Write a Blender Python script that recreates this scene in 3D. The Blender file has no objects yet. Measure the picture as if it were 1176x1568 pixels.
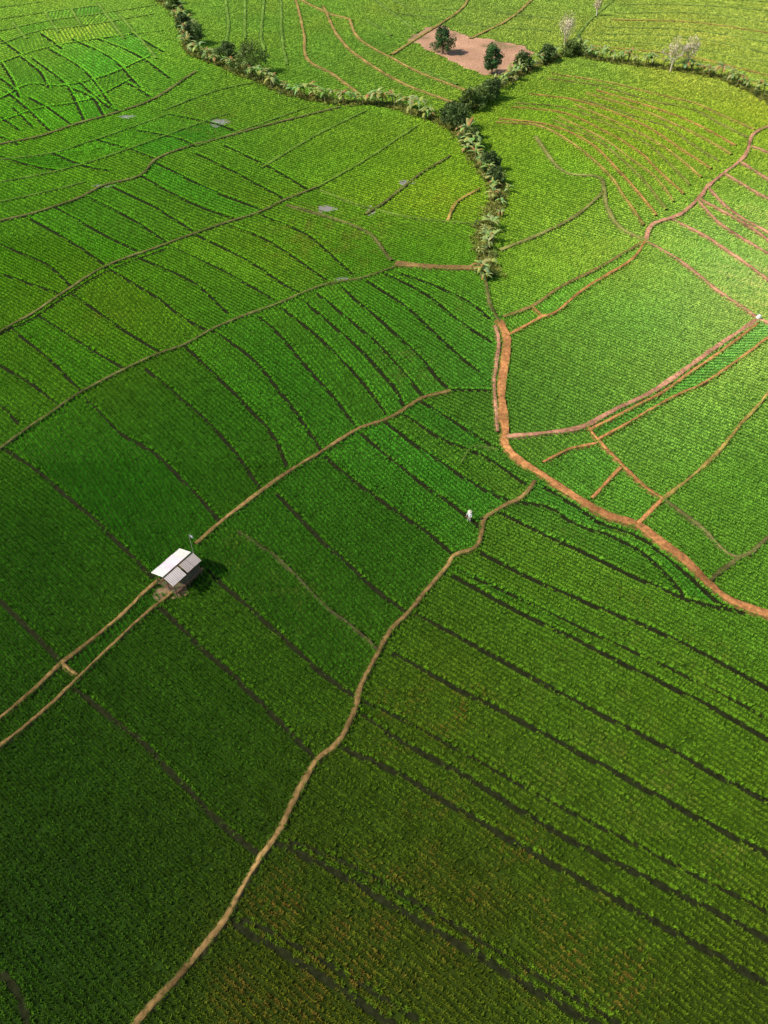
import bpy, math, random
import numpy as np
from mathutils import Vector
random.seed(4); rng=np.random.default_rng(7)
sc=bpy.context.scene
H=56.0; TH=math.radians(47); FP=1089.0
cT,sT=math.cos(TH),math.sin(TH)
GAIN=2.35

def G(px,py,z=0.0):
    a=(px-588)/FP; b=(784-py)/FP
    dx=a; dy=cT+b*sT; dz=-sT+b*cT
    t=(z-H)/dz
    return (dx*t,dy*t,z)
def lin(c):
    return tuple(((v/255)/12.92 if v/255<=0.04045 else ((v/255+0.055)/1.055)**2.4) for v in c)

# ---------------- camera / light / world
cam=bpy.data.cameras.new("camera"); co=bpy.data.objects.new("camera",cam)
sc.collection.objects.link(co); co.location=(0,0,H); co.rotation_euler=(math.radians(90)-TH,0,0)
cam.sensor_fit='VERTICAL'; cam.sensor_height=36; cam.lens=36*FP/1568; cam.clip_end=9000; cam.clip_start=.5
sc.camera=co
SEL=math.radians(44); az=Vector((-0.95,-0.20,0)).normalized()
sd=Vector((az.x*math.cos(SEL),az.y*math.cos(SEL),math.sin(SEL)))
sl=bpy.data.lights.new("sun","SUN"); sl.energy=4.4; sl.angle=math.radians(.6); sl.color=(1,.92,.78)
so=bpy.data.objects.new("sun",sl); sc.collection.objects.link(so)
so.rotation_euler=(sd).to_track_quat('Z','Y').to_euler(); so.location=(-60,-20,80)
w=bpy.data.worlds.new("World"); sc.world=w; w.use_nodes=True
nt=w.node_tree; bg=nt.nodes['Background']; sky=nt.nodes.new('ShaderNodeTexSky'); sky.sky_type='NISHITA'
sky.sun_disc=False; sky.sun_elevation=SEL; sky.sun_rotation=math.atan2(az.x,az.y)
nt.links.new(sky.outputs[0],bg.inputs[0]); bg.inputs[1].default_value=.12
sc.view_settings.view_transform='Standard'; sc.view_settings.look='None'; sc.view_settings.exposure=0

# ---------------- materials
def mat_attr(name,attr='Col',atype='GEOMETRY',rough=.8,n1=.6,amp=.35,trans=0,spec=.2,bump=0,metal=0,det=5):
    m=bpy.data.materials.new(name); m.use_nodes=True; t=m.node_tree; b=t.nodes['Principled BSDF']
    a=t.nodes.new('ShaderNodeAttribute'); a.attribute_name=attr; a.attribute_type=atype
    g=t.nodes.new('ShaderNodeNewGeometry')
    n=t.nodes.new('ShaderNodeTexNoise'); n.inputs['Scale'].default_value=n1; n.inputs['Detail'].default_value=det; n.inputs['Roughness'].default_value=.65
    t.links.new(g.outputs['Position'],n.inputs['Vector'])
    mr=t.nodes.new('ShaderNodeMapRange'); mr.inputs[1].default_value=.3; mr.inputs[2].default_value=.7
    mr.inputs[3].default_value=1-amp; mr.inputs[4].default_value=1+amp
    t.links.new(n.outputs[0],mr.inputs[0])
    vm=t.nodes.new('ShaderNodeVectorMath'); vm.operation='SCALE'
    t.links.new(a.outputs['Color'],vm.inputs[0]); t.links.new(mr.outputs[0],vm.inputs['Scale'])
    t.links.new(vm.outputs[0],b.inputs['Base Color'])
    b.inputs['Roughness'].default_value=rough; b.inputs['Specular IOR Level'].default_value=spec; b.inputs['Metallic'].default_value=metal
    if trans>0:
        tr=t.nodes.new('ShaderNodeBsdfTranslucent'); t.links.new(vm.outputs[0],tr.inputs[0])
        mx=t.nodes.new('ShaderNodeMixShader'); mx.inputs[0].default_value=trans
        t.links.new(b.outputs[0],mx.inputs[1]); t.links.new(tr.outputs[0],mx.inputs[2])
        t.links.new(mx.outputs[0],t.nodes['Material Output'].inputs[0])
    if bump>0:
        bn=t.nodes.new('ShaderNodeBump'); bn.inputs['Strength'].default_value=bump; bn.inputs['Distance'].default_value=.1
        t.links.new(n.outputs[0],bn.inputs['Height']); t.links.new(bn.outputs[0],b.inputs['Normal'])
    return m
M_crop=bpy.data.materials.new("rice_leaf"); M_crop.use_nodes=True; t=M_crop.node_tree; t.nodes.remove(t.nodes['Principled BSDF'])
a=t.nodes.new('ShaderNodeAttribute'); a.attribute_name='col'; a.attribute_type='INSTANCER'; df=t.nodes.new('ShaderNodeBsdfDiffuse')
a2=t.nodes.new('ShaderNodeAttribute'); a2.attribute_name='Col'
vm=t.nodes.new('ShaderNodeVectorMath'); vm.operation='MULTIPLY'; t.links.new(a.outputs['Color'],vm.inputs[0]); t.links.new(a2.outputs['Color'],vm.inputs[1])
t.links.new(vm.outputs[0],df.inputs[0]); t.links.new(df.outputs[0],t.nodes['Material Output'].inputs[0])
M_soil=mat_attr("earth_soil",rough=.95,n1=2.2,amp=.5,spec=.05,bump=.6)
M_ground=mat_attr("field_ground",rough=.95,n1=.8,amp=.4,spec=.03,bump=.5)
M_leaf=mat_attr("foliage",rough=.5,n1=1.5,amp=.3,trans=.3,spec=.25)
M_bark=mat_attr("bark",rough=.9,n1=5,amp=.3,spec=.1)
M_cloth=mat_attr("cloth_and_skin",rough=.8,n1=14,amp=.08,spec=.1)
M_roof=mat_attr("roof_sheet",rough=.6,n1=2.5,amp=.14,spec=.3)
M_wood=mat_attr("weathered_wood",rough=.9,n1=6,amp=.35,spec=.1)
mw=bpy.data.materials.new("paddy_water"); mw.use_nodes=True; b=mw.node_tree.nodes['Principled BSDF']
b.inputs['Base Color'].default_value=(.30,.27,.22,1); b.inputs['Roughness'].default_value=.12
n=mw.node_tree.nodes.new('ShaderNodeTexNoise'); n.inputs['Scale'].default_value=3; bn=mw.node_tree.nodes.new('ShaderNodeBump'); bn.inputs['Strength'].default_value=.15
mw.node_tree.links.new(n.outputs[0],bn.inputs['Height']); mw.node_tree.links.new(bn.outputs[0],b.inputs['Normal'])

class MB:
    def __init__(s): s.v=[];s.f=[];s.c=[];s.m=[]
    def add(s,vs,fs,col,mi=0):
        o=len(s.v); s.v.extend(vs)
        for f in fs: s.f.append(tuple(i+o for i in f)); s.c.append(col); s.m.append(mi)
    def tube(s,p0,p1,r0,r1,col,n=6,mi=0,cap=True):
        p0=Vector(p0);p1=Vector(p1);d=(p1-p0); 
        if d.length<1e-6:return
        d.normalize(); a=d.orthogonal().normalized(); bb=d.cross(a)
        vs=[]
        for p,r in((p0,r0),(p1,r1)):
            for i in range(n):
                t=2*math.pi*i/n; vs.append(tuple(p+a*(r*math.cos(t))+bb*(r*math.sin(t))))
        fs=[(i,(i+1)%n,n+(i+1)%n,n+i) for i in range(n)]
        if cap: fs+= [tuple(range(n-1,-1,-1)),tuple(range(n,2*n))]
        s.add(vs,fs,col,mi)
    def obj(s,name,mats,parent=None,smooth=False,link=True):
        me=bpy.data.meshes.new(name); me.from_pydata(s.v,[],s.f)
        ca=me.color_attributes.new("Col",'FLOAT_COLOR','CORNER')
        cnt=np.array([len(f) for f in s.f]); cc=np.array([tuple(c)+(1,) for c in s.c],dtype=np.float32)
        ca.data.foreach_set('color',np.repeat(cc,cnt,axis=0).ravel())
        for m in mats: me.materials.append(m)
        me.polygons.foreach_set('material_index',np.array(s.m,dtype=np.int32))
        if smooth: me.polygons.foreach_set('use_smooth',np.ones(len(s.f),dtype=bool))
        me.update()
        o=bpy.data.objects.new(name,me)
        if link: sc.collection.objects.link(o)
        if parent: o.parent=parent
        return o

# ---------------- traced lines (view pixel x,y -> ground)
OR=(.50,.22,.08); TAN=(.27,.165,.06); PINK=(.52,.25,.15); OLI=(.17,.15,.05); GRN=(.10,.17,.03); YEL=(.40,.27,.07)
L=[]  # kind,width,color,pts
def P(wd,c,*p): L.append(('p',wd,c,p))
def F(*p,wd=.34): L.append(('f',wd,None,p))
# main central path
P(.40,TAN,(196,1590),(208,1568),(238,1535),(275,1495),(310,1450),(345,1405),(372,1355),(400,1310),(425,1275),(450,1225),(485,1165),(518,1138),(545,1085),(552,1055),(575,1010),(600,965),(625,940),(650,908),(685,868),(695,852),(728,840),(738,815),(742,795),(775,775),(800,762),(818,738))
# canal bank
P(1.0,OR,(765,492),(776,520),(772,560),(768,590),(769,620),(771,645),(774,668))
P(.45,PINK,(758,500),(764,525),(760,560),(757,590),(759,625),(761,663))
P(.95,OR,(774,668),(776,685),(800,710),(825,725),(860,750),(900,775),(935,793),(975,805),(1010,830),(1050,860),(1080,890),(1110,915),(1145,932),(1176,942),(1230,960))
P(.5,OLI,(742,420),(745,440),(750,468),(765,495))
# hut path
P(.36,TAN,(-40,1135),(0,1103),(50,1060),(95,1018),(150,975),(190,940),(225,905),(245,888))
P(.44,TAN,(300,835),(345,795),(395,757),(440,725),(490,695),(545,660),(600,640),(645,612),(690,600))
P(.30,TAN,(-40,1180),(0,1145),(50,1105),(110,1050),(160,1000),(215,950),(245,925),(270,905),(312,872))
P(.25,TAN,(95,1018),(120,1035))
# line C / B
P(.36,OLI,(-30,706),(0,688),(40,660),(85,630),(125,603),(175,575),(235,547),(285,528),(320,508),(360,490),(425,467),(495,438),(560,425),(605,410))
P(1.2,TAN,(605,405),(660,410),(738,413))
P(.38,OLI,(-30,528),(0,510),(50,482),(100,448),(165,408),(255,375),(330,348),(400,325),(435,308),(485,288))
P(.35,GRN,(485,288),(560,245),(640,192))
F((-10,517),(50,489),(100,455),(165,415),(255,382),wd=.3)
# upper left
P(.42,OLI,(0,222),(60,210),(120,190),(190,170),(240,150),(300,110))
P(.35,OLI,(0,340),(60,325),(120,305),(160,285),(215,270),(240,245),(290,225),(330,215),(420,190),(520,165))
P(.4,GRN,(400,258),(480,210),(560,170))
P(.35,OLI,(690,240),(640,270),(590,310),(560,330)); P(.4,YEL,(735,290),(700,310),(685,340))
P(.35,OLI,(440,315),(490,330),(560,355),(600,400))
P(.35,GRN,(490,292),(560,318),(640,335),(740,345))
for q in [((0,180),(30,200)),((10,140),(50,175),(80,205)),((0,95),(20,125),(30,150)),((28,85),(60,110),(75,135)),((50,90),(100,130),(130,185)),((75,75),(130,110),(175,168)),((110,60),(170,90),(215,135)),((150,60),(210,85),(260,120)),((0,210),(28,222)),((45,150),(80,170),(110,193)),((95,130),(140,150),(160,180)),((0,60),(40,90)),((60,50),(95,75)),((200,50),(250,80)),((0,120),(25,140)),((190,125),(230,148)),((20,165),(50,195)),((120,125),(160,160),(185,172)),((0,240),(50,255),(90,262)),((80,235),(130,255),(170,262)),((150,215),(200,230),(240,245)),((0,152),(45,130),(95,132),(160,117),(230,87)),((0,97),(70,74),(150,60),(250,47)),((0,187),(60,167),(140,152),(200,122)),((210,200),(270,212),(300,225)),((260,176),(330,190),(370,205))]:
    F(*q,wd=.33)
for q in [((0,68),(60,48),(130,40),(235,22)),((0,30),(80,18),(160,8)),((70,20),(90,50)),((150,5),(190,60)),((20,35),(40,60)),((0,245),(80,235),(160,210),(260,175)),((0,280),(90,262),(180,235),(290,195),(350,175)),((0,48),(70,33),(150,22),(240,8)),((0,12),(60,4)),((110,15),(125,40)),((0,310),(70,295),(130,280)),((250,170),(330,140),(400,125)),((300,225),(400,190),(470,165)),((180,20),(215,60),(240,90))]:
    P(.3,GRN,*q)
for q in [((0,420),(60,440),(90,450)),((0,375),(70,405),(110,440)),((35,330),(90,360),(160,405)),((80,315),(140,350),(210,385)),((130,300),(200,335),(255,372)),((170,285),(240,320),(295,355)),((215,270),(290,310),(365,338)),((240,250),(320,290),(400,322)),((300,235),(370,270),(435,305)),((340,222),(410,255),(470,290)),
          ((20,505),(80,555),(125,600)),((60,485),(130,530),(190,565)),((110,450),(180,500),(245,540)),((165,412),(230,450),(285,490),(320,508)),((210,395),(290,430),(350,480)),((260,378),(340,415),(420,460)),((300,360),(380,400),(440,440),(465,450)),((350,345),(420,375),(500,430)),((400,330),(470,360),(540,420)),((0,620),(30,650)),((0,560),(50,590),(90,622))]:
    F(*q,wd=.28)
# block C-D
for q in [((10,690),(60,725),(120,775),(190,840),(235,885)),((128,608),(180,660),(230,690),(270,725),(310,770),(335,798)),((222,565),(270,605),(320,650),(360,695),(385,730),(397,750)),((285,532),(330,575),(380,625),(415,665),(440,715)),((328,508),(380,545),(420,590),(455,635),(480,670),(492,690)),((395,485),(430,515),(475,570),(520,620),(545,655)),((430,472),(480,510),(530,560),(570,605),(590,635)),((462,460),(510,500),(560,545),(600,590),(618,622)),((485,450),(540,495),(590,540),(625,580),(648,608)),((520,438),(580,490),(640,545),(670,580),(690,598)),((560,430),(620,470),(680,525),(735,572)),((590,420),(650,450),(700,490),(752,525)),((610,418),(670,440),(720,465),(752,492)),
          ((690,598),(730,598),(762,600)),
# block D-main
 ((245,930),(290,975),(350,1030),(400,1080),(450,1130),(482,1162)),((318,875),(340,895),(390,940),(440,985),(490,1030),(542,1067)),((422,757),(460,795),(510,845),(560,890),(610,930),(625,938)),((497,700),(545,740),(600,780),(650,815),(690,848)),((553,665),(600,705),(650,745),(700,780),(735,808)),((590,648),(640,685),(700,725),(750,755),(785,768)),((618,636),(680,675),(740,700),(805,742)),((645,615),(700,650),(765,690)),((110,1052),(160,1090),(220,1140),(280,1200),(340,1260),(395,1305)),((0,920),(30,950),(65,985),(95,1015)),((0,1490),(30,1530),(45,1580)),
# SE block
 ((735,845),(800,880),(900,925),(1000,965),(1090,1010),(1190,1065)),((692,882),(780,930),(880,980),(980,1030),(1080,1080),(1190,1142)),((632,940),(700,975),(800,1030),(900,1085),(1000,1135),(1100,1190),(1190,1235)),((600,1000),(680,1045),(780,1095),(880,1150),(980,1205),(1080,1260),(1190,1318)),((552,1095),(620,1140),(720,1195),(820,1255),(920,1310),(1020,1360),(1190,1447)),((525,1145),(600,1180),(700,1240),(800,1300),(900,1355),(1000,1410),(1100,1465),(1190,1517)),((425,1290),(500,1330),(590,1380),(700,1445),(800,1505),(920,1575)),((350,1410),(420,1450),(500,1500),(610,1575)),
 ((790,770),(840,780),(880,805),(930,820),(980,845),(1020,880),(1048,915)),((830,745),(880,778),(920,803),(980,824),(1010,848),(1050,880),(1100,925),(1140,942)),((760,785),(830,820),(900,850),(960,880),(1040,915),(1115,935))]:
    F(*q)
for q in [((555,1072),(625,1108),(720,1160),(820,1215),(920,1268),(1020,1318),(1190,1405)),((428,1282),(500,1310),(600,1360),(710,1425),(810,1485),(950,1570)),((355,1400),(425,1432),(510,1482),(640,1560)),((700,872),(790,915),(890,962),(990,1008),(1090,1055),(1190,1110))]: F(*q,wd=.16)
for q in [((365,815),(410,845),(450,880),(500,930),(550,970),(580,998))]: P(.16,(.07,.06,.025),*q)
P(.2,GRN,(705,712),(725,685),(760,690))
# east side
P(.6,PINK,(775,670),(830,665),(890,655),(940,630),(1000,600),(1050,565),(1100,530),(1160,490))
P(.35,OR,(900,662),(950,635),(1010,604),(1060,570),(1110,535),(1160,497))
P(.42,OR,(900,655),(915,675),(950,712),(985,745),(1015,765)); P(.32,OR,(915,675),(960,650),(1020,615),(1090,580),(1200,502))
P(.36,YEL,(1015,765),(1060,730),(1110,680),(1200,575)); P(.5,OR,(975,805),(1015,765)); P(.36,OLI,(1015,765),(1070,805),(1130,855),(1200,800))
P(.4,OLI,(1130,855),(1085,890)); P(.35,OR,(830,710),(870,690),(915,680)); P(.36,OR,(905,765),(950,718))
P(.45,OR,(988,370),(965,400),(900,440),(850,480),(830,487),(778,515)); P(.45,TAN,(988,370),(920,410),(860,440),(815,470),(770,487))
P(.3,OR,(815,470),(832,487))
P(.5,PINK,(988,370),(1040,400),(1090,440),(1140,475),(1160,490)); P(.5,PINK,(988,370),(1000,345),(1040,330),(1070,305),(1085,285),(1110,265),(1140,240),(1155,205),(1190,190))
P(.6,PINK,(1160,490),(1200,505))
for q in [((1030,338),(1090,370),(1190,440)),((1068,308),(1110,350),(1190,398)),((1085,290),(1120,325),(1190,365)),((1110,268),(1190,315)),((1135,250),(1190,285)),((1150,225),(1190,240)),((1070,306),(1130,338),(1190,378))]: P(.48,PINK,*q)
for q in [((988,370),(950,350),(930,320),(925,290),(915,272),(860,262),(820,210)),((925,295),(890,325),(850,350),(765,385))]: P(.5,(.26,.25,.07),*q)
fa=[(760,187),(830,197),(890,227),(935,267),(960,302),(988,345)]; fb=[(845,112),(930,122),(1010,142),(1070,155),(1115,172),(1165,195)]
for k in range(13):
    t=k/12.5
    i0=random.choice([0,0,0,1]) ; q=[(x0*(1-t)+x1*t+random.uniform(-5,5),y0*(1-t)+y1*t+random.uniform(-2,2)+10*math.sin(3.1*i/5)*t*(1-t)) for i,((x0,y0),(x1,y1)) in enumerate(zip(fa,fb))]
    P(random.uniform(.2,.34),(YEL,(.45,.23,.07),(.24,.22,.05))[k%3],*q[i0:])
# top
for q in [((452,-5),(465,50),(470,90),(510,115),(550,145)),((495,10),(520,60),(560,95),(620,130),(700,160)),((535,30),(550,60),(600,90),(650,115),(715,140)),((600,85),(630,65),(700,20),(720,-5)),((720,60),(780,30),(820,-5)),((450,-5),(500,20),(535,30))]: P(.36,(.38,.25,.08),*q)
for q in [((405,-5),(400,50),(405,80)),((345,-5),(350,40),(345,70)),((600,20),(680,30)),((575,0),(640,50)),((880,60),(905,30),(945,-5)),((650,110),(700,130)),((560,30),(600,55)),((760,20),(860,30)),((700,30),(730,40),(850,48)),((600,0),(640,15),(700,15)),((375,-5),(375,60)),((430,0),(432,60),(440,100))]: P(.32,GRN,*q)
for k in range(8):
    t=k/8; P(.32,(GRN,YEL)[k%4==3],*[(x0*(1-t)+x1*t,y0*(1-t)+y1*t+random.uniform(-2,2)) for ((x0,y0),(x1,y1)) in zip([(960,-3),(1080,-2),(1210,5)],[(895,84),(1040,97),(1210,140)])])

def smooth(ptsW):
    p=[np.array(q[:2]) for q in ptsW]; p=[2*p[0]-p[1]]+p+[2*p[-1]-p[-2]]
    out=[]
    for i in range(1,len(p)-2):
        a,b_,c,d=p[i-1],p[i],p[i+1],p[i+2]; ln=np.linalg.norm(c-b_); n=max(2,int(ln/.6))
        for k in range(n):
            t=k/n; out.append(.5*((2*b_)+(-a+c)*t+(2*a-5*b_+4*c-d)*t*t+(-a+3*b_-3*c+d)*t**3))
    out.append(p[-2]); return np.array(out)
# crop colour field; overall light gradient and right-edge sun haze are painted in
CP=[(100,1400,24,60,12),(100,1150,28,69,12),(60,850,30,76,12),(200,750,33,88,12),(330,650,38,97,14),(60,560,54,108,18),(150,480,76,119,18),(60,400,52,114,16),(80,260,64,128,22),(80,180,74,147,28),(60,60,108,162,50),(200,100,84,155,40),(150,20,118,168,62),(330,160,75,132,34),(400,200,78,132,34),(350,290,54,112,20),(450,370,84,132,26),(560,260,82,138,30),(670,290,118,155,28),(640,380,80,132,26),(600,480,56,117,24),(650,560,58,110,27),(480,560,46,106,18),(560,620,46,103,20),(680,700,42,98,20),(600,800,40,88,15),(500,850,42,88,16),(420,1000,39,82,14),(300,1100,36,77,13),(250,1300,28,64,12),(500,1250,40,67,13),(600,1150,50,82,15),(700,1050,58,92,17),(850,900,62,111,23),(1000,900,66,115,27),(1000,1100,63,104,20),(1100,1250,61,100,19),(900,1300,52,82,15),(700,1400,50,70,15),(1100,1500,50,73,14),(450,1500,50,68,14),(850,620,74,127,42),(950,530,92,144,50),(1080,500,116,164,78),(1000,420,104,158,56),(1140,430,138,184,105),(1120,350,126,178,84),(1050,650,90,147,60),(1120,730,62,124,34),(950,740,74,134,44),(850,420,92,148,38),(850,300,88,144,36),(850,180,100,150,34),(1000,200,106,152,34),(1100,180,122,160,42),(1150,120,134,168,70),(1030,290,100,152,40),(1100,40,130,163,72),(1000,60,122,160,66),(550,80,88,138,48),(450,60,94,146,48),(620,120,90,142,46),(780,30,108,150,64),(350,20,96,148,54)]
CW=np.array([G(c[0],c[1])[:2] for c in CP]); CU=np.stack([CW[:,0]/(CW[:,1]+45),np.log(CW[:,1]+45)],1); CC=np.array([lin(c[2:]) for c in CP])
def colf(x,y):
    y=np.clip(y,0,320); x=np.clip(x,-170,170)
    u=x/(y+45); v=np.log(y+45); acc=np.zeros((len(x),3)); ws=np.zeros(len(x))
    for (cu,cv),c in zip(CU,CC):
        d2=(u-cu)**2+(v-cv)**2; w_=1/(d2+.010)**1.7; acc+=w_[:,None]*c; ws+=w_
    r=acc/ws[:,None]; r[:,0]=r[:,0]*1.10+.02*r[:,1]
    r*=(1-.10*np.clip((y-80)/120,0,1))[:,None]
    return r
X0,X1,Y0,Y1=-160,160,-5,305; CS=.25
NX=int((X1-X0)/CS); NY=int((Y1-Y0)/CS)
clr=np.full((NX,NY),9.,dtype=np.float32)
DC=1.0; DX=int((X1-X0)/DC); DY=int((Y1-Y0)/DC)
dd=np.full((DX,DY),99.,dtype=np.float32); da=np.zeros((DX,DY),dtype=np.float32)
def stamp(p,wd,fur):
    hw=wd/2
    for a,b_ in zip(p[:-1],p[1:]):
        e=b_-a; l2=e@e
        if l2<1e-8: continue
        for (g,cs,mg,isd) in ((clr,CS,2.0+hw,False),(dd,DC,14,True)):
            if isd and not fur: continue
            nx,ny=g.shape
            i0=max(0,int((min(a[0],b_[0])-mg-X0)/cs)); i1=min(nx,int((max(a[0],b_[0])+mg-X0)/cs)+1)
            j0=max(0,int((min(a[1],b_[1])-mg-Y0)/cs)); j1=min(ny,int((max(a[1],b_[1])+mg-Y0)/cs)+1)
            if i1<=i0 or j1<=j0: continue
            gx=(X0+(np.arange(i0,i1)+.5)*cs)[:,None]-a[0]; gy=(Y0+(np.arange(j0,j1)+.5)*cs)[None,:]-a[1]
            t=np.clip((gx*e[0]+gy*e[1])/l2,0,1); d=np.hypot(gx-t*e[0],gy-t*e[1])
            sub=g[i0:i1,j0:j1]
            if isd:
                mk=d<sub; sub[mk]=d[mk]; da[i0:i1,j0:j1][mk]=math.atan2(e[1],e[0])%math.pi
            else: np.minimum(sub,d-hw,out=sub)
paths=MB(); bunds=MB(); furs=MB(); tuftsP=[]; edgeP=[]
zo=0
for (k,wd,col,pts) in L:
    p=smooth([G(*q) for q in pts]); ym=p[:,1].mean(); isg=col is GRN; far=max(0,ym-90)
    if isg: 
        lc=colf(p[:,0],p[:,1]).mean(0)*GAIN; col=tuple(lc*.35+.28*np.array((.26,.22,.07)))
    w2=wd*(1+max(0,ym-70)/150) if k=='f' else wd*(1+far/150)
    n=len(p); tn=np.gradient(p,axis=0); tn/=np.linalg.norm(tn,axis=1)[:,None]+1e-9; nr=np.stack([-tn[:,1],tn[:,0]],1)
    wob=np.convolve(rng.normal(0,1,n+12),np.ones(9)/9,'same')[6:6+n]
    p=p+nr*(wob*.14)[:,None]
    stamp(p,w2+(0 if k=='f' else far/300),k=='f' or isg)
    zo=(zo+1)%17
    if k=='f':
        vs=[];w_=w2*.5+.10
        for i in range(n):
            vs+= [(p[i,0]-nr[i,0]*w_,p[i,1]-nr[i,1]*w_,.03+zo*.002),(p[i,0]+nr[i,0]*w_,p[i,1]+nr[i,1]*w_,.03+zo*.002)]
        furs.add(vs,[(2*i,2*i+1,2*i+3,2*i+2) for i in range(n-1)],(.022,.026,.009))  # dark soil strip; the furrow's shadow line is partly painted into its colour
        for i in range(n):
            if rng.random()<.2: 
                q=p[i]+nr[i]*rng.normal(0,w2*.4); tuftsP.append((q[0],q[1],0))
            for _ in range(2):
                q=p[i]+nr[i]*(w2*.5+.12+rng.normal(0,.04))+tn[i]*rng.uniform(-.3,.3); edgeP.append((q[0],q[1],.04))
    else:
        h=.30 if ym<90 else .32
        if isg: h*=.85
        T=paths if wd>=.36 and col in(TAN,OR) else bunds
        vs=[];K=6; wn=np.convolve(rng.normal(0,1,n+8),np.ones(4)/2,'same')[4:4+n]
        for i in range(n):
            ww=w2*.5*max(.5,1+.13*wn[i]); s=.18
            prof=[(-ww-s,0),(-ww,h*.85),(-ww*.4,h),(ww*.4,h*.97),(ww,h*.85),(ww+s,0)]
            for (u,z) in prof:
                u+=rng.normal(0,.015); vs.append((p[i,0]+nr[i,0]*u,p[i,1]+nr[i,1]*u,max(0,z+(rng.normal(0,.012)+zo*.001 if z>0 else -.02))))
        jv=np.convolve(rng.normal(0,1,n+8),np.ones(4)/2,'same')[4:4+n]
        for i in range(n-1):
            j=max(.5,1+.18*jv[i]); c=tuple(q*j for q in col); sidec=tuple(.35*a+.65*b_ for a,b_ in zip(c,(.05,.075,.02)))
            for q in range(K-1):
                o=i*K+q
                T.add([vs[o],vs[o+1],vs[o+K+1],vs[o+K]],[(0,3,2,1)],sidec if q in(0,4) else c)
        for i in range(n):
            m=6 if ym<110 else 2
            if wd>.9: m=4
            for _ in range(m):
                sgn=rng.choice([-1,1]); u=sgn*(w2*.5+rng.normal(.04,.11)); q=p[i]+nr[i]*u+tn[i]*rng.uniform(-.3,.3)
                tuftsP.append((q[0],q[1],h*.6))
paths.obj("dirt_path",[M_soil]); bunds.obj("field_bund",[M_soil]); furs.obj("drainage_furrow",[M_soil])

# hedge lines
HED=[[(235,-5),(265,15),(285,45),(292,78),(335,98),(400,125),(450,145),(520,158),(580,160),(640,175),(690,195),(715,218),(730,245),(755,275),(762,300),(754,330),(742,360),(742,400),(748,425)],
     [(712,172),(740,148),(780,122),(830,98),(870,83),(920,92),(980,100),(1040,108),(1100,120),(1140,135),(1200,165)]]
HS=[smooth([G(*q) for q in h]) for h in HED]
for h in HS: stamp(h,2.4,False)
dirt=[(625,62),(650,42),(680,40),(715,55),(760,62),(805,70),(820,82),(790,97),(765,115),(740,115),(705,100),(665,82)]
dW=np.array([G(*q)[:2] for q in dirt])
def inpoly(x,y,P_):
    r=np.zeros(x.shape,bool); n=len(P_)
    for i in range(n):
        x1,y1=P_[i];x2,y2=P_[(i+1)%n]
        c=((y1>y)!=(y2>y))&(x<(x2-x1)*(y-y1)/(y2-y1+1e-12)+x1); r^=c
    return r
def vnoise(x,y,s,seed):
    r=np.random.default_rng(seed).random((256,256)); X=x/s+1000; Y=y/s+1000
    i=np.floor(X).astype(int);j=np.floor(Y).astype(int);fx=X-i;fy=Y-j;fx=fx*fx*(3-2*fx);fy=fy*fy*(3-2*fy)
    g=lambda a,b_:r[a%256,b_%256]
    return (g(i,j)*(1-fx)+g(i+1,j)*fx)*(1-fy)+(g(i,j+1)*(1-fx)+g(i+1,j+1)*fx)*fy
def inclear(x,y): return inpoly(x+2.0*(vnoise(x,y,2.5,31)-.5),y+2.5*(vnoise(x,y,2.5,32)-.5),dW)
# field labels
st=2; lm=(clr[::st,::st]>.3); nl=0
A,B_=lm.shape; fl=lm.tolist(); lb=[[0]*B_ for _ in range(A)]
for i in range(0,A):
    for j in range(0,B_):
        if fl[i][j]:
            nl+=1; stck=[(i,j)]; fl[i][j]=False
            while stck:
                a,b_=stck.pop(); lb[a][b_]=nl
                if a>0 and fl[a-1][b_]: fl[a-1][b_]=False; stck.append((a-1,b_))
                if a<A-1 and fl[a+1][b_]: fl[a+1][b_]=False; stck.append((a+1,b_))
                if b_>0 and fl[a][b_-1]: fl[a][b_-1]=False; stck.append((a,b_-1))
                if b_<B_-1 and fl[a][b_+1]: fl[a][b_+1]=False; stck.append((a,b_+1))
lab=np.array(lb)
for _ in range(4):
    for (sx_,sy_) in((1,0),(-1,0),(0,1),(0,-1)):
        r_=np.roll(np.roll(lab,sx_,0),sy_,1); lab=np.where(lab==0,r_,lab)
LI=lab[(np.arange(DX)*2+1).clip(0,A-1)][:,(np.arange(DY)*2+1).clip(0,B_-1)]
wgt=(dd<14).astype(float)
s2=np.bincount(LI.ravel(),weights=(np.sin(2*da)*wgt).ravel(),minlength=nl+1); c2=np.bincount(LI.ravel(),weights=(np.cos(2*da)*wgt).ravel(),minlength=nl+1)
lo=.5*np.arctan2(s2,c2)%math.pi
NB=14
lbin=(np.round(lo/(math.pi/NB)).astype(int))%NB
rv=rng.normal(0,1,(nl+1,2))
puds=[(500,320,12,4),(568,323,5,6),(335,188,12,5),(160,285,13,2),(525,428,12,2),(622,280,10,3),(195,179,10,2)]
pudW=[]
for (px,py,rx,ry) in puds:
    c=G(px,py); e=G(px+rx,py); f=G(px,py-ry); pudW.append((c[0],c[1],abs(e[0]-c[0]),abs(f[1]-c[1])))
PX=[];PY=[];SX=[];SZ=[];PR=[]
def lookup(x,y):
    fx=(x-X0)/CS-.5; fy=(y-Y0)/CS-.5; i=np.clip(np.floor(fx).astype(int),0,NX-2); j=np.clip(np.floor(fy).astype(int),0,NY-2)
    fx=np.clip(fx-i,0,1);fy=np.clip(fy-j,0,1)
    return (clr[i,j]*(1-fx)+clr[i+1,j]*fx)*(1-fy)+(clr[i,j+1]*(1-fx)+clr[i+1,j+1]*fx)*fy
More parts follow.
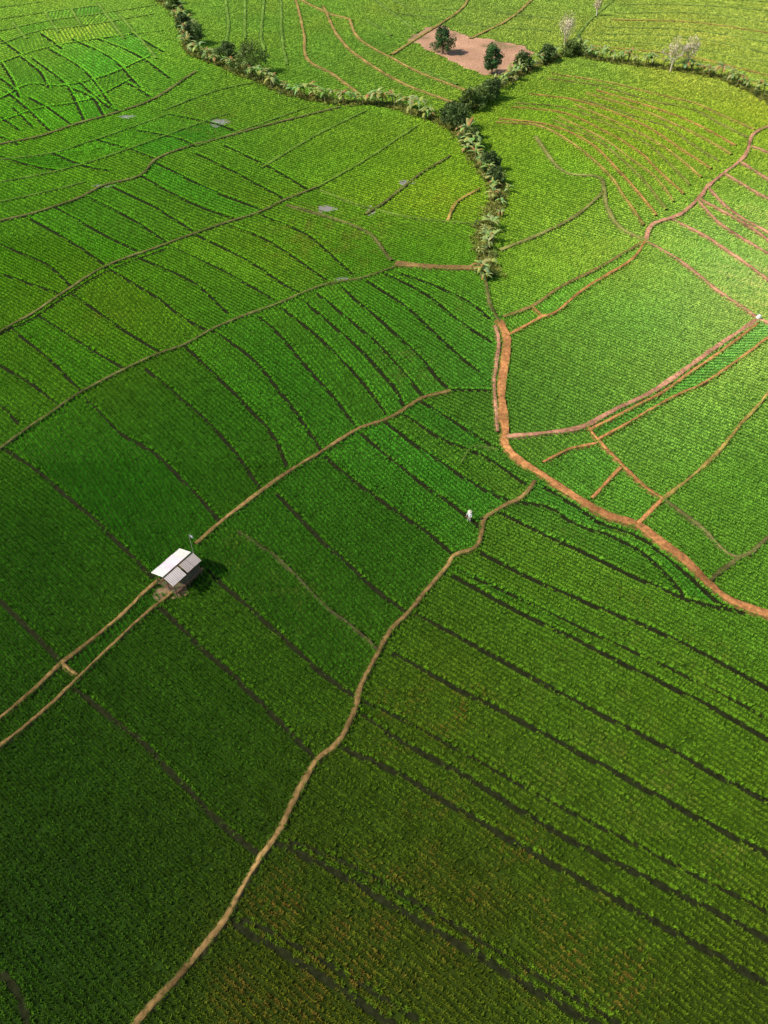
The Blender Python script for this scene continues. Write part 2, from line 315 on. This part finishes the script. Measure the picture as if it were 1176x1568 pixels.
for (ya,yb,sa,sr,sx,sz) in [(-4,60,.20,.47,.92,1.0),(60,115,.27,.60,1.15,.95),(115,180,.40,.82,1.5,.85),(180,300,.55,1.05,1.95,.85)]:
    xm=min(155,(yb*.47+45)); rad=math.hypot(xm,(yb-ya)/2)
    for k in range(NB):
        th=k*math.pi/NB; cx,cy=0,(ya+yb)/2
        n1=int(rad/sa);n2=int(rad/sr)
        a=(np.arange(-n1,n1)*sa)[:,None]; b_=(np.arange(-n2,n2)*sr)[None,:]; rt_=rng.normal(0,1,2*n2)[None,:]
        a,b_,rt_=np.broadcast_arrays(a,b_,rt_); a=a.ravel();b_=b_.ravel();rt_=rt_.ravel()
        b2=b_+.35*np.sin(a/9.0)+.5*np.sin(a/23.0)
        x=cx+a*math.cos(th)-b2*math.sin(th); y=cy+a*math.sin(th)+b2*math.cos(th)
        mk=(y>=ya)&(y<yb)&(np.abs(x)<np.minimum(154,.47*np.clip(y,0,400)+36)); x=x[mk];y=y[mk];rt_=rt_[mk]
        i=np.clip(((x-X0)/.5).astype(int),0,A-1); j=np.clip(((y-Y0)/.5).astype(int),0,B_-1)
        l=lab[i,j]; mk=(l>0)&(lbin[l]==k); x=x[mk];y=y[mk];rt_=rt_[mk]
        x=x+rng.normal(0,.024,len(x))*sx; y=y+rng.normal(0,.024,len(x))*sx
        cl=lookup(x,y); mk=cl>(.06+rng.normal(0,.03,len(x))+.04*(sx-1)); 
        mk&=~inclear(x,y)
        mk&=rng.random(len(x))>.03
        x=x[mk];y=y[mk]
        PX.append(x);PY.append(y);SX.append(np.full(len(x),sx));SZ.append(np.full(len(x),sz));PR.append(rt_[mk])
x=np.concatenate(PX);y=np.concatenate(PY);sx=np.concatenate(SX);sz=np.concatenate(SZ);pr=np.concatenate(PR)
mk=np.ones(len(x),bool)
for (cx,cy,rx,ry) in pudW:
    q=((x-cx)/rx)**2+((y-cy)/ry)**2; mk&=(q>.2+1.2*vnoise(x,y,1.2,3))|(rng.random(len(x))<.22)
hutc=G(270,885); mk&=(np.hypot(x-hutc[0],y-hutc[1])>2.2)
x=x[mk];y=y[mk];sx=sx[mk];sz=sz[mk];pr=pr[mk]
i=np.clip(((x-X0)/.5).astype(int),0,A-1); j=np.clip(((y-Y0)/.5).astype(int),0,B_-1); l=lab[i,j]
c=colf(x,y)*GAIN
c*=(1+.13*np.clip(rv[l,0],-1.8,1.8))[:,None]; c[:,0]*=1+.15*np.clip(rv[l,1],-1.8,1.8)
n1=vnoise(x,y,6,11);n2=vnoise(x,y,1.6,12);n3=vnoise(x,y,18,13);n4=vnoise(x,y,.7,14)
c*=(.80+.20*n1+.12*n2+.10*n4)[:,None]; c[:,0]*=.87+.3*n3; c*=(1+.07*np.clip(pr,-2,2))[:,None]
def spots(lst,R_,G_,col):
    global c
    for (px,py,r) in lst:
        q=G(px,py); e=G(px+r,py); rr=abs(e[0]-q[0]); d=np.hypot(x-q[0],(y-q[1])*.8)/rr
        a=np.clip(1.3-d,0,1)*np.clip((n2-.35)*2.0,0,1)*R_; a*=(rng.random(len(x))<G_)
        c=c*(1-a[:,None])+a[:,None]*np.array(col)
spots([(670,1262,60),(830,1475,55),(590,1345,60),(690,1400,90),(790,1320,60),(380,1500,100),(450,1400,80),(620,1100,60),(560,1440,90),(700,1090,70),(880,1430,80),(950,1500,80),(520,1540,80),(330,1540,60)],.75,.45,(.25,.15,.03))
spots([(340,850,40),(960,940,60),(440,920,60),(960,1110,70),(1080,1010,60),(880,830,40),(1000,1200,90),(820,1150,80),(1100,1300,90),(900,1050,80)],.55,.45,(.24,.24,.04))
spots([(130,490,60),(660,300,45),(500,395,80),(420,365,50),(560,350,50),(470,350,60),(330,190,60),(1090,150,60),(1150,190,30)],.55,.8,(.34,.32,.04))
spots([(540,370,70),(620,560,60),(700,480,50),(290,175,50),(480,330,50)],.5,.5,(.22,.14,.05))
c*=rng.uniform(.84,1.16,len(x))[:,None]
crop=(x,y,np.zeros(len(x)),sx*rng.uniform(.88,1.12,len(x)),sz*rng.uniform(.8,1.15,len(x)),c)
print("clumps",len(x),"fields",nl)

# clump meshes
clcol=bpy.data.collections.new("rice_clump_variants")
for v in range(5):
    mb=MB(); r_=random.Random(v)
    for b_ in range(13):
        t=r_.uniform(0,6.283); ln=r_.uniform(.27,.38); lean=r_.uniform(.1,.75); wd=r_.uniform(.013,.022)
        p=Vector((r_.gauss(0,.035),r_.gauss(0,.035),0)); d=Vector((math.cos(t),math.sin(t),0)); s=Vector((-math.sin(t),math.cos(t),0))
        vs=[];ang=lean*.35
        for k,wf in enumerate((.8,1,.15)):
            vs+= [tuple(p-s*wd*wf),tuple(p+s*wd*wf)]
            ang+=lean*.6; p=p+(d*math.sin(ang)+Vector((0,0,1))*math.cos(ang))*(ln/2)
        g_=r_.uniform(.9,1.15)
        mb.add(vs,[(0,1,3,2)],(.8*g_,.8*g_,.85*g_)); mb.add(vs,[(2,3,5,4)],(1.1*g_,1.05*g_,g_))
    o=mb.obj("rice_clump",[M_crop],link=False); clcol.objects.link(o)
ng=bpy.data.node_groups.new("scatter_clumps",'GeometryNodeTree')
ng.interface.new_socket('Geometry',in_out='INPUT',socket_type='NodeSocketGeometry'); ng.interface.new_socket('Geometry',in_out='OUTPUT',socket_type='NodeSocketGeometry')
N=ng.nodes; gi=N.new('NodeGroupInput'); go=N.new('NodeGroupOutput'); iop=N.new('GeometryNodeInstanceOnPoints'); ci=N.new('GeometryNodeCollectionInfo')
ci.inputs['Collection'].default_value=clcol; ci.inputs['Separate Children'].default_value=True; ci.inputs['Reset Children'].default_value=True
iop.inputs['Pick Instance'].default_value=True
def na(nm,ty):
    q=N.new('GeometryNodeInputNamedAttribute'); q.data_type=ty; q.inputs['Name'].default_value=nm; return q.outputs['Attribute']
K=ng.links.new
K(gi.outputs[0],iop.inputs['Points']); K(ci.outputs[0],iop.inputs['Instance']); K(na('vi','INT'),iop.inputs['Instance Index'])
K(na('rt','FLOAT_VECTOR'),iop.inputs['Rotation']); K(na('sv','FLOAT_VECTOR'),iop.inputs['Scale']); K(iop.outputs[0],go.inputs[0])
def scatter(name,x,y,z,sx,sz,c):
    n=len(x); me=bpy.data.meshes.new(name); me.vertices.add(n)
    me.vertices.foreach_set('co',np.stack([x,y,z],1).astype(np.float32).ravel())
    a=me.attributes.new('vi','INT','POINT'); a.data.foreach_set('value',rng.integers(0,5,n).astype(np.int32))
    a=me.attributes.new('rt','FLOAT_VECTOR','POINT'); a.data.foreach_set('vector',np.stack([rng.normal(0,.1,n),rng.normal(0,.1,n),rng.uniform(0,6.28,n)],1).astype(np.float32).ravel())
    a=me.attributes.new('sv','FLOAT_VECTOR','POINT'); a.data.foreach_set('vector',np.stack([sx,sx,sz],1).astype(np.float32).ravel())
    a=me.attributes.new('col','FLOAT_VECTOR','POINT'); a.data.foreach_set('vector',np.clip(c,0,.9).astype(np.float32).ravel())
    o=bpy.data.objects.new(name,me); sc.collection.objects.link(o); md=o.modifiers.new('scatter','NODES'); md.node_group=ng
    return o
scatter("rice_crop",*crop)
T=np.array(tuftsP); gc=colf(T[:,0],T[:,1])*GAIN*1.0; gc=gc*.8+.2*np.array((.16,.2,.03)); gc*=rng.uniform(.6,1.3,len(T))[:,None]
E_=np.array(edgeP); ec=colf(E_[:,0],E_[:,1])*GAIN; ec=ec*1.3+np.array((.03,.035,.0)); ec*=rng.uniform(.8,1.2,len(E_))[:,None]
hx=[];
for h in HS:
    for q in h:
        for _ in range(12): hx.append((q[0]+rng.normal(0,.9),q[1]+rng.normal(0,.9),0))
hx=np.array(hx); hc=np.array((.30,.33,.08))*rng.uniform(.4,1.3,len(hx))[:,None]
ax=np.concatenate([T,E_,hx]); sc_=lambda Q:(1+np.clip(Q[:,1]-100,0,100)/160)
asx=np.concatenate([rng.uniform(.45,.9,len(T))*sc_(T),rng.uniform(.7,1.1,len(E_))*sc_(E_),rng.uniform(1.6,3,len(hx))]); asz=np.concatenate([rng.uniform(.35,.8,len(T)),rng.uniform(.7,1.0,len(E_)),rng.uniform(1.0,2.4,len(hx))])
scatter("grass_verge",ax[:,0],ax[:,1],ax[:,2],asx,asz,np.concatenate([gc,ec,hc]))

# ground
gx=np.concatenate([[-4000,-1500,-600,-300],np.arange(-200,201,1.5),[300,600,1500,4000]]); gy=np.concatenate([[-2500,-800,-200,-60],np.arange(-20,330,1.5),[380,500,800,1500,3000,6000]])
XX,YY=np.meshgrid(gx,gy,indexing='ij'); xx=XX.ravel();yy=YY.ravel(); zz=-.02*np.random.default_rng(1).random(len(xx))
nxg,nyg=len(gx),len(gy); I,J=np.meshgrid(np.arange(nxg-1),np.arange(nyg-1),indexing='ij'); I=I.ravel();J=J.ravel()
fc=np.stack([I*nyg+J,(I+1)*nyg+J,(I+1)*nyg+J+1,I*nyg+J+1],1)
me=bpy.data.meshes.new("ground"); me.from_pydata(np.stack([xx,yy,zz],1).tolist(),[],fc.tolist())
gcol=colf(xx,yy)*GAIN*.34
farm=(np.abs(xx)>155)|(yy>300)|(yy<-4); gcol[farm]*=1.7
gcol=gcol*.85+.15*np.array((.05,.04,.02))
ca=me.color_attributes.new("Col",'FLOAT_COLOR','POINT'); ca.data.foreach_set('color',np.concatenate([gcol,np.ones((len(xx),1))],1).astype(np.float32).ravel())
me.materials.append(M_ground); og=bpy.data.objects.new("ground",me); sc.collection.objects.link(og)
# dirt clearing: cell mesh with ragged outline
mb=MB(); cs=.6; xs=np.arange(dW[:,0].min()-2,dW[:,0].max()+2,cs); ys=np.arange(dW[:,1].min()-3,dW[:,1].max()+3,cs)
QX,QY=np.meshgrid(xs,ys,indexing='ij'); ins=inclear(QX.ravel()+cs/2,QY.ravel()+cs/2).reshape(QX.shape)
dn=vnoise(QX.ravel(),QY.ravel(),4,77).reshape(QX.shape)
for i in range(len(xs)):
    for j in range(len(ys)):
        if ins[i,j]:
            k_=.8+.45*dn[i,j]; g_=.35 if dn[i,j]<.22 else 0
            cc=tuple(k_*(a*(1-g_)+b_*g_) for a,b_ in zip((.54,.31,.19),(.14,.2,.05)))
            mb.add([(xs[i],ys[j],.06),(xs[i]+cs,ys[j],.06),(xs[i]+cs,ys[j]+cs,.06),(xs[i],ys[j]+cs,.06)],[(0,1,2,3)],cc)
mb.obj("bare_earth_clearing",[M_soil])
mb=MB()
for (cx,cy,rx,ry) in pudW:
    n=28; ph=random.random()*6; vs=[(cx,cy,.045)]
    for k in range(n):
        t=6.283*k/n; r=1.25+.22*math.sin(3*t+ph)+.12*math.sin(7*t+ph*2); vs.append((cx+rx*r*math.cos(t),cy+ry*r*math.sin(t),.045))
    mb.add(vs,[(0,k+1,(k+1)%n+1) for k in range(n)],(1,1,1))
mb.obj("flooded_patch",[mw])

# -------- vegetation
def banana(mb,bx,by,hh,r_):
    st=r_.uniform(.40,.55)*hh; lean=Vector((r_.gauss(0,.08),r_.gauss(0,.08),1)).normalized(); top=Vector((bx,by,0))+lean*st
    mb.tube((bx,by,0),tuple(top),.16,.10,(.20,.19,.08),6,1)
    for k in range(r_.randint(7,10)):
        t=r_.uniform(0,6.283); ln=r_.uniform(.5,.8)*hh; el=r_.uniform(.5,1.35); wd=r_.uniform(.22,.34)*min(1.3,hh/3.2)
        d=Vector((math.cos(t),math.sin(t),0)); s=Vector((-math.sin(t),math.cos(t),0)); p=top.copy(); vs=[];nseg=5
        for q,wf in enumerate((.15,.8,1,.95,.7,.08)):
            up=Vector((0,0,1)); dr=d*math.cos(el)+up*math.sin(el); nn=s.cross(dr)
            vs+= [tuple(p-s*wd*wf-nn*-.08*wf),tuple(p),tuple(p+s*wd*wf+nn*.08*wf)]
            p=p+dr*(ln/nseg); el-=r_.uniform(.3,.5)
        dead=r_.random()<.12
        c=(.50,.27,.10) if dead else (r_.uniform(.28,.52),r_.uniform(.42,.60),r_.uniform(.10,.20))
        fs=[]
        for q in range(nseg): o=q*3; fs+=[(o,o+1,o+4,o+3),(o+1,o+2,o+5,o+4)]
        mb.add(vs,fs,c,0)
def leafball(mb,c,r,n,r_,base,sz=.22,flat=.8):
    for _ in range(n):
        d=Vector((r_.gauss(0,1),r_.gauss(0,1),r_.gauss(0,1))).normalized(); rr=r*(r_.random()**.4)
        p=Vector(c)+Vector((d.x*rr,d.y*rr,d.z*rr*flat)); nrm=(d+Vector((r_.gauss(0,.6),r_.gauss(0,.6),r_.gauss(0,.6)+.3))).normalized()
        a=nrm.orthogonal().normalized(); b_=nrm.cross(a); t=r_.uniform(0,6.28); a,b_=a*math.cos(t)+b_*math.sin(t),b_*math.cos(t)-a*math.sin(t)
        s=sz*r_.uniform(.6,1.4); k=r_.uniform(.55,1.35)
        mb.add([tuple(p-a*s),tuple(p-b_*s*.5),tuple(p+a*s),tuple(p+b_*s*.5)],[(0,1,2,3)],tuple(v*k for v in base),0)
def tree(name,px,py,h,rad,seed,base=(.07,.12,.03)):
    r_=random.Random(seed); mb=MB(); z0=h*.16
    mb.tube((0,0,-.1),(0,0,z0),.05*h*.5+.05,.03*h*.5+.04,(.12,.09,.06),7,1)
    for k in range(17):
        t=k*2.4+r_.uniform(-.4,.4); zz=z0+(h-z0)*(.08+.84*((k+.5)/17)); rr=rad*math.sqrt(r_.random())*.85
        rr*=1-.6*max(0,(zz-h*.5)/(h*.5)); q=(rr*math.cos(t),rr*math.sin(t),zz)
        mb.tube((0,0,z0*r_.uniform(.7,1)),(q[0]*.9,q[1]*.9,q[2]),.07,.02,(.12,.09,.06),5,1)
        kk=r_.uniform(.65,1.4); leafball(mb,q,rad*r_.uniform(.28,.46),150,r_,tuple(v*kk for v in base),.24)
    o=mb.obj(name,[M_leaf,M_bark]); g=G(px,py); o.location=g; o.rotation_euler=(0,0,r_.random()*6); return o
def bare(name,px,py,h,seed):
    r_=random.Random(seed); mb=MB(); col=(.66,.58,.46)
    def br(p,d,l,r,lv):
        q=p+d*l; mb.tube(tuple(p),tuple(q),r,r*.7,col,5 if lv<2 else 3,0,False)
        if lv>=5: return
        for k in range(3 if lv<4 else 2):
            nd=(d+Vector((r_.gauss(0,.36),r_.gauss(0,.36),r_.gauss(.2,.2)))).normalized(); br(q,nd,l*r_.uniform(.6,.85),r*.7,lv+1)
    br(Vector((0,0,-.1)),Vector((0,0,1)),h*.25,.22,0)
    leafball(mb,(0,0,h*.65),h*.24,700,r_,(.66,.58,.36),.17,1.5)
    o=mb.obj(name,[M_bark]); o.location=G(px,py); return o
mb=MB(); r_=random.Random(9)
for hi,h in enumerate(HS):
    k=0
    while k<len(h):
        q=h[k]; hh=r_.uniform(2.2,4.6)
        if h[k][1]<150: hh*=.72
        banana(mb,q[0]+r_.gauss(0,.75),q[1]+r_.gauss(0,.75),hh,r_)
        k+=r_.choice([1,2,2,3,3]) if r_.random()>.06 else 7
mb.obj("banana_plant_row",[M_leaf,M_bark])
mb=MB()
for hi,h in enumerate(HS):
    for q in h[::3]:
        if r_.random()<.5:
            kk=r_.uniform(.6,1.4); leafball(mb,(q[0]+r_.gauss(0,.9),q[1]+r_.gauss(0,.9),r_.uniform(.3,1.0)),r_.uniform(.5,1.2),80,r_,(.22*kk,.28*kk,.07*kk),.18)
mb.obj("hedgerow_shrubs",[M_leaf])
for k,(px,py,h,rd) in enumerate([(383,112,6.6,4.8),(352,100,5.2,3.6),(298,68,5.2,3.2),(268,22,5,3),(283,45,4,2.4),(700,200,4.8,3.2),(718,225,3.8,2.5),(690,190,4.2,2.6),(748,262,3.4,2.2),(720,170,4.4,3),(757,282,3,1.8),(752,152,4.2,2.6),(735,160,3.6,2.8),(800,108,4,2.6),(835,95,3.8,2.6),(872,86,3.4,2.4)]):
    tree("broadleaf_tree",px,py,h,rd,k+3,base=(.10,.16,.04) if k%3 else (.16,.23,.05))
tree("broadleaf_tree",678,82,6.2,3.3,40,(.08,.18,.05)); tree("broadleaf_tree",753,113,6.5,2.7,41,(.08,.18,.05))
bare("bare_tree",862,82,10,1); bare("bare_tree",1026,110,8,2); bare("bare_tree",1050,108,8,5); bare("bare_tree",913,25,5,7)

# -------- hut
e=bpy.data.objects.new("field_hut",None); sc.collection.objects.link(e)
def V3(px,py,z): return Vector(G(px,py,z))
zE=2.1;zR=2.75
A_=V3(232,877,zE);Bp=V3(275,840,zE);D_=V3(262,903,zE-.15)
ub=(Bp-A_); Ls=ub.length; ub.normalize(); vb=(D_-A_); vb.z=0; vb=(vb-ub*vb.dot(ub)); Wt=vb.length; vb.normalize()
def HP(s,t,z): q=A_+ub*(s*Ls)+vb*(t*Wt); return Vector((q.x,q.y,z))
def sheet(mb,s0,s1,t0,z0,t1,z1,col,th=.03):
    n=int((s1-s0)*Ls/.09)+1; top=[];bot=[]
    for i in range(n+1):
        s=s0+(s1-s0)*i/n; c_=.022*(1 if i%2 else -1)
        for (t,z) in((t0,z0),(t1,z1)): 
            p=HP(s,t,z+c_); top.append(tuple(p)); bot.append((p.x,p.y,p.z-th))
    m=len(top); fs=[(2*i,2*i+2,2*i+3,2*i+1) for i in range(n)]+[(m+2*i,m+2*i+1,m+2*i+3,m+2*i+2) for i in range(n)]
    fs+=[(2*i,m+2*i,m+2*i+2,2*i+2) for i in range(n)]+[(2*i+1,2*i+3,m+2*i+3,m+2*i+1) for i in range(n)]
    mb.add(top+bot,fs,col)
mb=MB(); WH=(.70,.64,.61)
for k,(a,b_) in enumerate([(-.0,.24),(.245,.5),(.505,.74),(.745,1.0)]): sheet(mb,a,b_,-.02+.01*(k%2),zE,.60,zR,tuple(v*random.uniform(.9,1.06) for v in WH))
mb.obj("roof_upper",[M_roof],e)
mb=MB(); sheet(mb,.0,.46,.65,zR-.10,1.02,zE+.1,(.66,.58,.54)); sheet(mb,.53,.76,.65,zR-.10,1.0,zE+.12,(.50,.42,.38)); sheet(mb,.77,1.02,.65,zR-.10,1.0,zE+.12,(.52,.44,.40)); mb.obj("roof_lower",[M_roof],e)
mb=MB(); wc=(.16,.12,.08)
for s in(.06,.5,.94):
    for t,z in((.06,zE+.02),(.6,zR-.08),(.94,zE+.08)): mb.tube(tuple(HP(s,t,-.1)),tuple(HP(s,t,z-.02)),.06,.05,wc,6)
for t,z in((.06,zE-.05),(.6,zR-.12),(.94,zE+.02)): mb.tube(tuple(HP(-.02,t,z)),tuple(HP(1.0,t,z)),.04,.04,wc,6)
for s in(.06,.94): 
    mb.tube(tuple(HP(s,.06,zE-.1)),tuple(HP(s,.6,zR-.18)),.035,.035,wc,5); mb.tube(tuple(HP(s,.6,zR-.18)),tuple(HP(s,.94,zE-.03)),.035,.035,wc,5)
mb.obj("posts_and_beams",[M_wood],e)
mb=MB()
for k in range(22):
    t0=.08+k*.039; mb.tube(tuple(HP(.04,t0,.55)),tuple(HP(.96,t0,.55)),.045,.045,tuple(v*random.uniform(.7,1.3) for v in(.25,.19,.11)),5)
mb.obj("bamboo_platform",[M_wood],e)
mb=MB()
for k in range(16):
    t0=.1+k*.054; mb.tube(tuple(HP(.955,t0,.6)),tuple(HP(.955,t0,1.5)),.03,.03,(.2,.15,.09),4)
mb.obj("slatted_wall",[M_wood],e)
e2=bpy.data.objects.new("flag_pole",None); sc.collection.objects.link(e2)
pb=V3(297,850,0); mb=MB(); mb.tube(tuple(pb),(pb.x+.1,pb.y,3.2),.035,.02,(.5,.45,.36),6); mb.obj("pole",[M_wood],e2)
mb=MB(); vs=[]
for i in range(5):
    for j in range(2): vs.append((pb.x+.1+.09*i,pb.y+.05*math.sin(i*1.6),3.15-.38*j-.03*i))
mb.add(vs,[(2*i,2*i+1,2*i+3,2*i+2) for i in range(4)],(.75,.75,.75)); mb.obj("cloth",[M_cloth],e2)
mb=MB(); n=24; yc=G(262,908); vs=[(yc[0],yc[1],.05)]
for k in range(n):
    t=6.283*k/n; r=1.1+.25*math.sin(2*t+1)+random.uniform(-.12,.12); vs.append((yc[0]+r*1.3*math.cos(t),yc[1]+r*math.sin(t),.05))
mb.add(vs,[(0,k+1,(k+1)%n+1) for k in range(n)],(.26,.18,.10)); mb.obj("trodden_yard",[M_soil])

# -------- farmer
def farmer(px,py,rotz):
    V=[];E=[];R=[]
    def a(p,r,par=None):
        V.append(p);R.append(r)
        if par is not None: E.append((par,len(V)-1))
        return len(V)-1
    pel=a((0,0,.92),.15); sp=a((0,-.01,1.12),.14,pel); ch=a((0,-.02,1.32),.165,sp); nk=a((0,-.03,1.47),.06,ch); hd=a((0,-.05,1.56),.085,nk); ht=a((0,-.05,1.68),.08,hd)
    a((0,-.135,1.585),.02,hd)
    for s in(-1,1):
        hp=a((s*.1,0,.86),.105,pel); kn=a((s*.13,-.04*s-.02,.48),.07,hp); an=a((s*.14,.03*s,.08),.05,kn); a((s*.15,.03*s-.16,.04),.04,an)
        sh=a((s*.19,-.01,1.39),.07,ch); el=a((s*.29,-.03,1.12),.05,sh); wr=a((s*.24,-.24,.98),.032,el); pm=a((s*.23,-.31,.96),.034,wr)
        for k,(dx,l) in enumerate(((-.03,.055),(-.01,.065),(.01,.06),(.03,.045))):
            f1=a((s*.23+dx,-.34,.955),.011,pm); f2=a((s*.23+dx,-.34-l*.6,.94),.010,f1); a((s*.23+dx,-.34-l*.85,.915),.009,f2)
        th=a((s*.23-s*.04,-.30,.955),.011,pm); a((s*.23-s*.06,-.335,.945),.010,th)
        a((s*.088,-.045,1.59),.018,hd)
    me=bpy.data.meshes.new("b"); me.from_pydata(V,E,[]); o=bpy.data.objects.new("b",me); sc.collection.objects.link(o)
    md=o.modifiers.new('s','SKIN'); 
    for i,r in enumerate(R): me.skin_vertices[0].data[i].radius=(r,r*.85); me.skin_vertices[0].data[i].use_root=(i==0)
    o.modifiers.new('u','SUBSURF').render_levels=2; o.modifiers['u'].levels=2
    dg=bpy.context.evaluated_depsgraph_get(); m2=bpy.data.meshes.new_from_object(o.evaluated_get(dg)); bpy.data.objects.remove(o)
    m2.name="body"; m2.materials.clear(); m2.materials.append(M_cloth)
    ca=m2.color_attributes.new("Col",'FLOAT_COLOR','CORNER')
    for p in m2.polygons:
        x_,y_,z_=p.center; sk=(.3,.17,.1)
        if z_>1.46: c_=sk if z_<1.64 and y_<.0 else (.02,.015,.012)
        elif y_<-.2 and z_<1.05 and z_>.8: c_=sk
        elif z_>.86 : c_=(.82,.82,.82)
        elif z_>.12: c_=(.62,.61,.58)
        else: c_=sk
        for li in p.loop_indices: ca.data[li].color=(*c_,1)
        p.use_smooth=True
    ef=bpy.data.objects.new("farmer",None); sc.collection.objects.link(ef); ef.location=G(px,py); ef.rotation_euler=(0,0,rotz)
    ob=bpy.data.objects.new("body",m2); sc.collection.objects.link(ob); ob.parent=ef
    mb=MB(); n=18; vs=[(0,-.05,1.80)]+[(.24*math.cos(6.283*k/n),-.05+.24*math.sin(6.283*k/n),1.655) for k in range(n)]+[(0,-.05,1.77)]
    mb.add(vs,[(0,k+1,(k+1)%n+1) for k in range(n)]+[(n+1,(k+1)%n+1,k+1) for k in range(n)],(.72,.66,.5)); mb.obj("straw_hat",[M_cloth],ef)
    mb=MB(); mb.tube((-.3,-.36,.93),(.35,-.38,.95),.015,.015,(.3,.2,.1),5); mb.obj("tool_handle",[M_wood],ef)
farmer(718,799,math.radians(-40))
mb=MB(); g=G(1160,490); vs=[];
for z,r in((0,.34),(.25,.36),(.5,.3),(.62,.16)):
    for k in range(8): t=6.283*k/8+.3; vs.append((r*math.cos(t)*random.uniform(.85,1.1),r*.8*math.sin(t)*random.uniform(.85,1.1),z))
fs=[(i*8+k,i*8+(k+1)%8,i*8+8+(k+1)%8,i*8+8+k) for i in range(3) for k in range(8)]+[tuple(24+k for k in range(8))]
mb.add(vs,fs,(.8,.8,.78)); o=mb.obj("white_sack",[M_cloth],smooth=True); o.location=(g[0],g[1],.25)
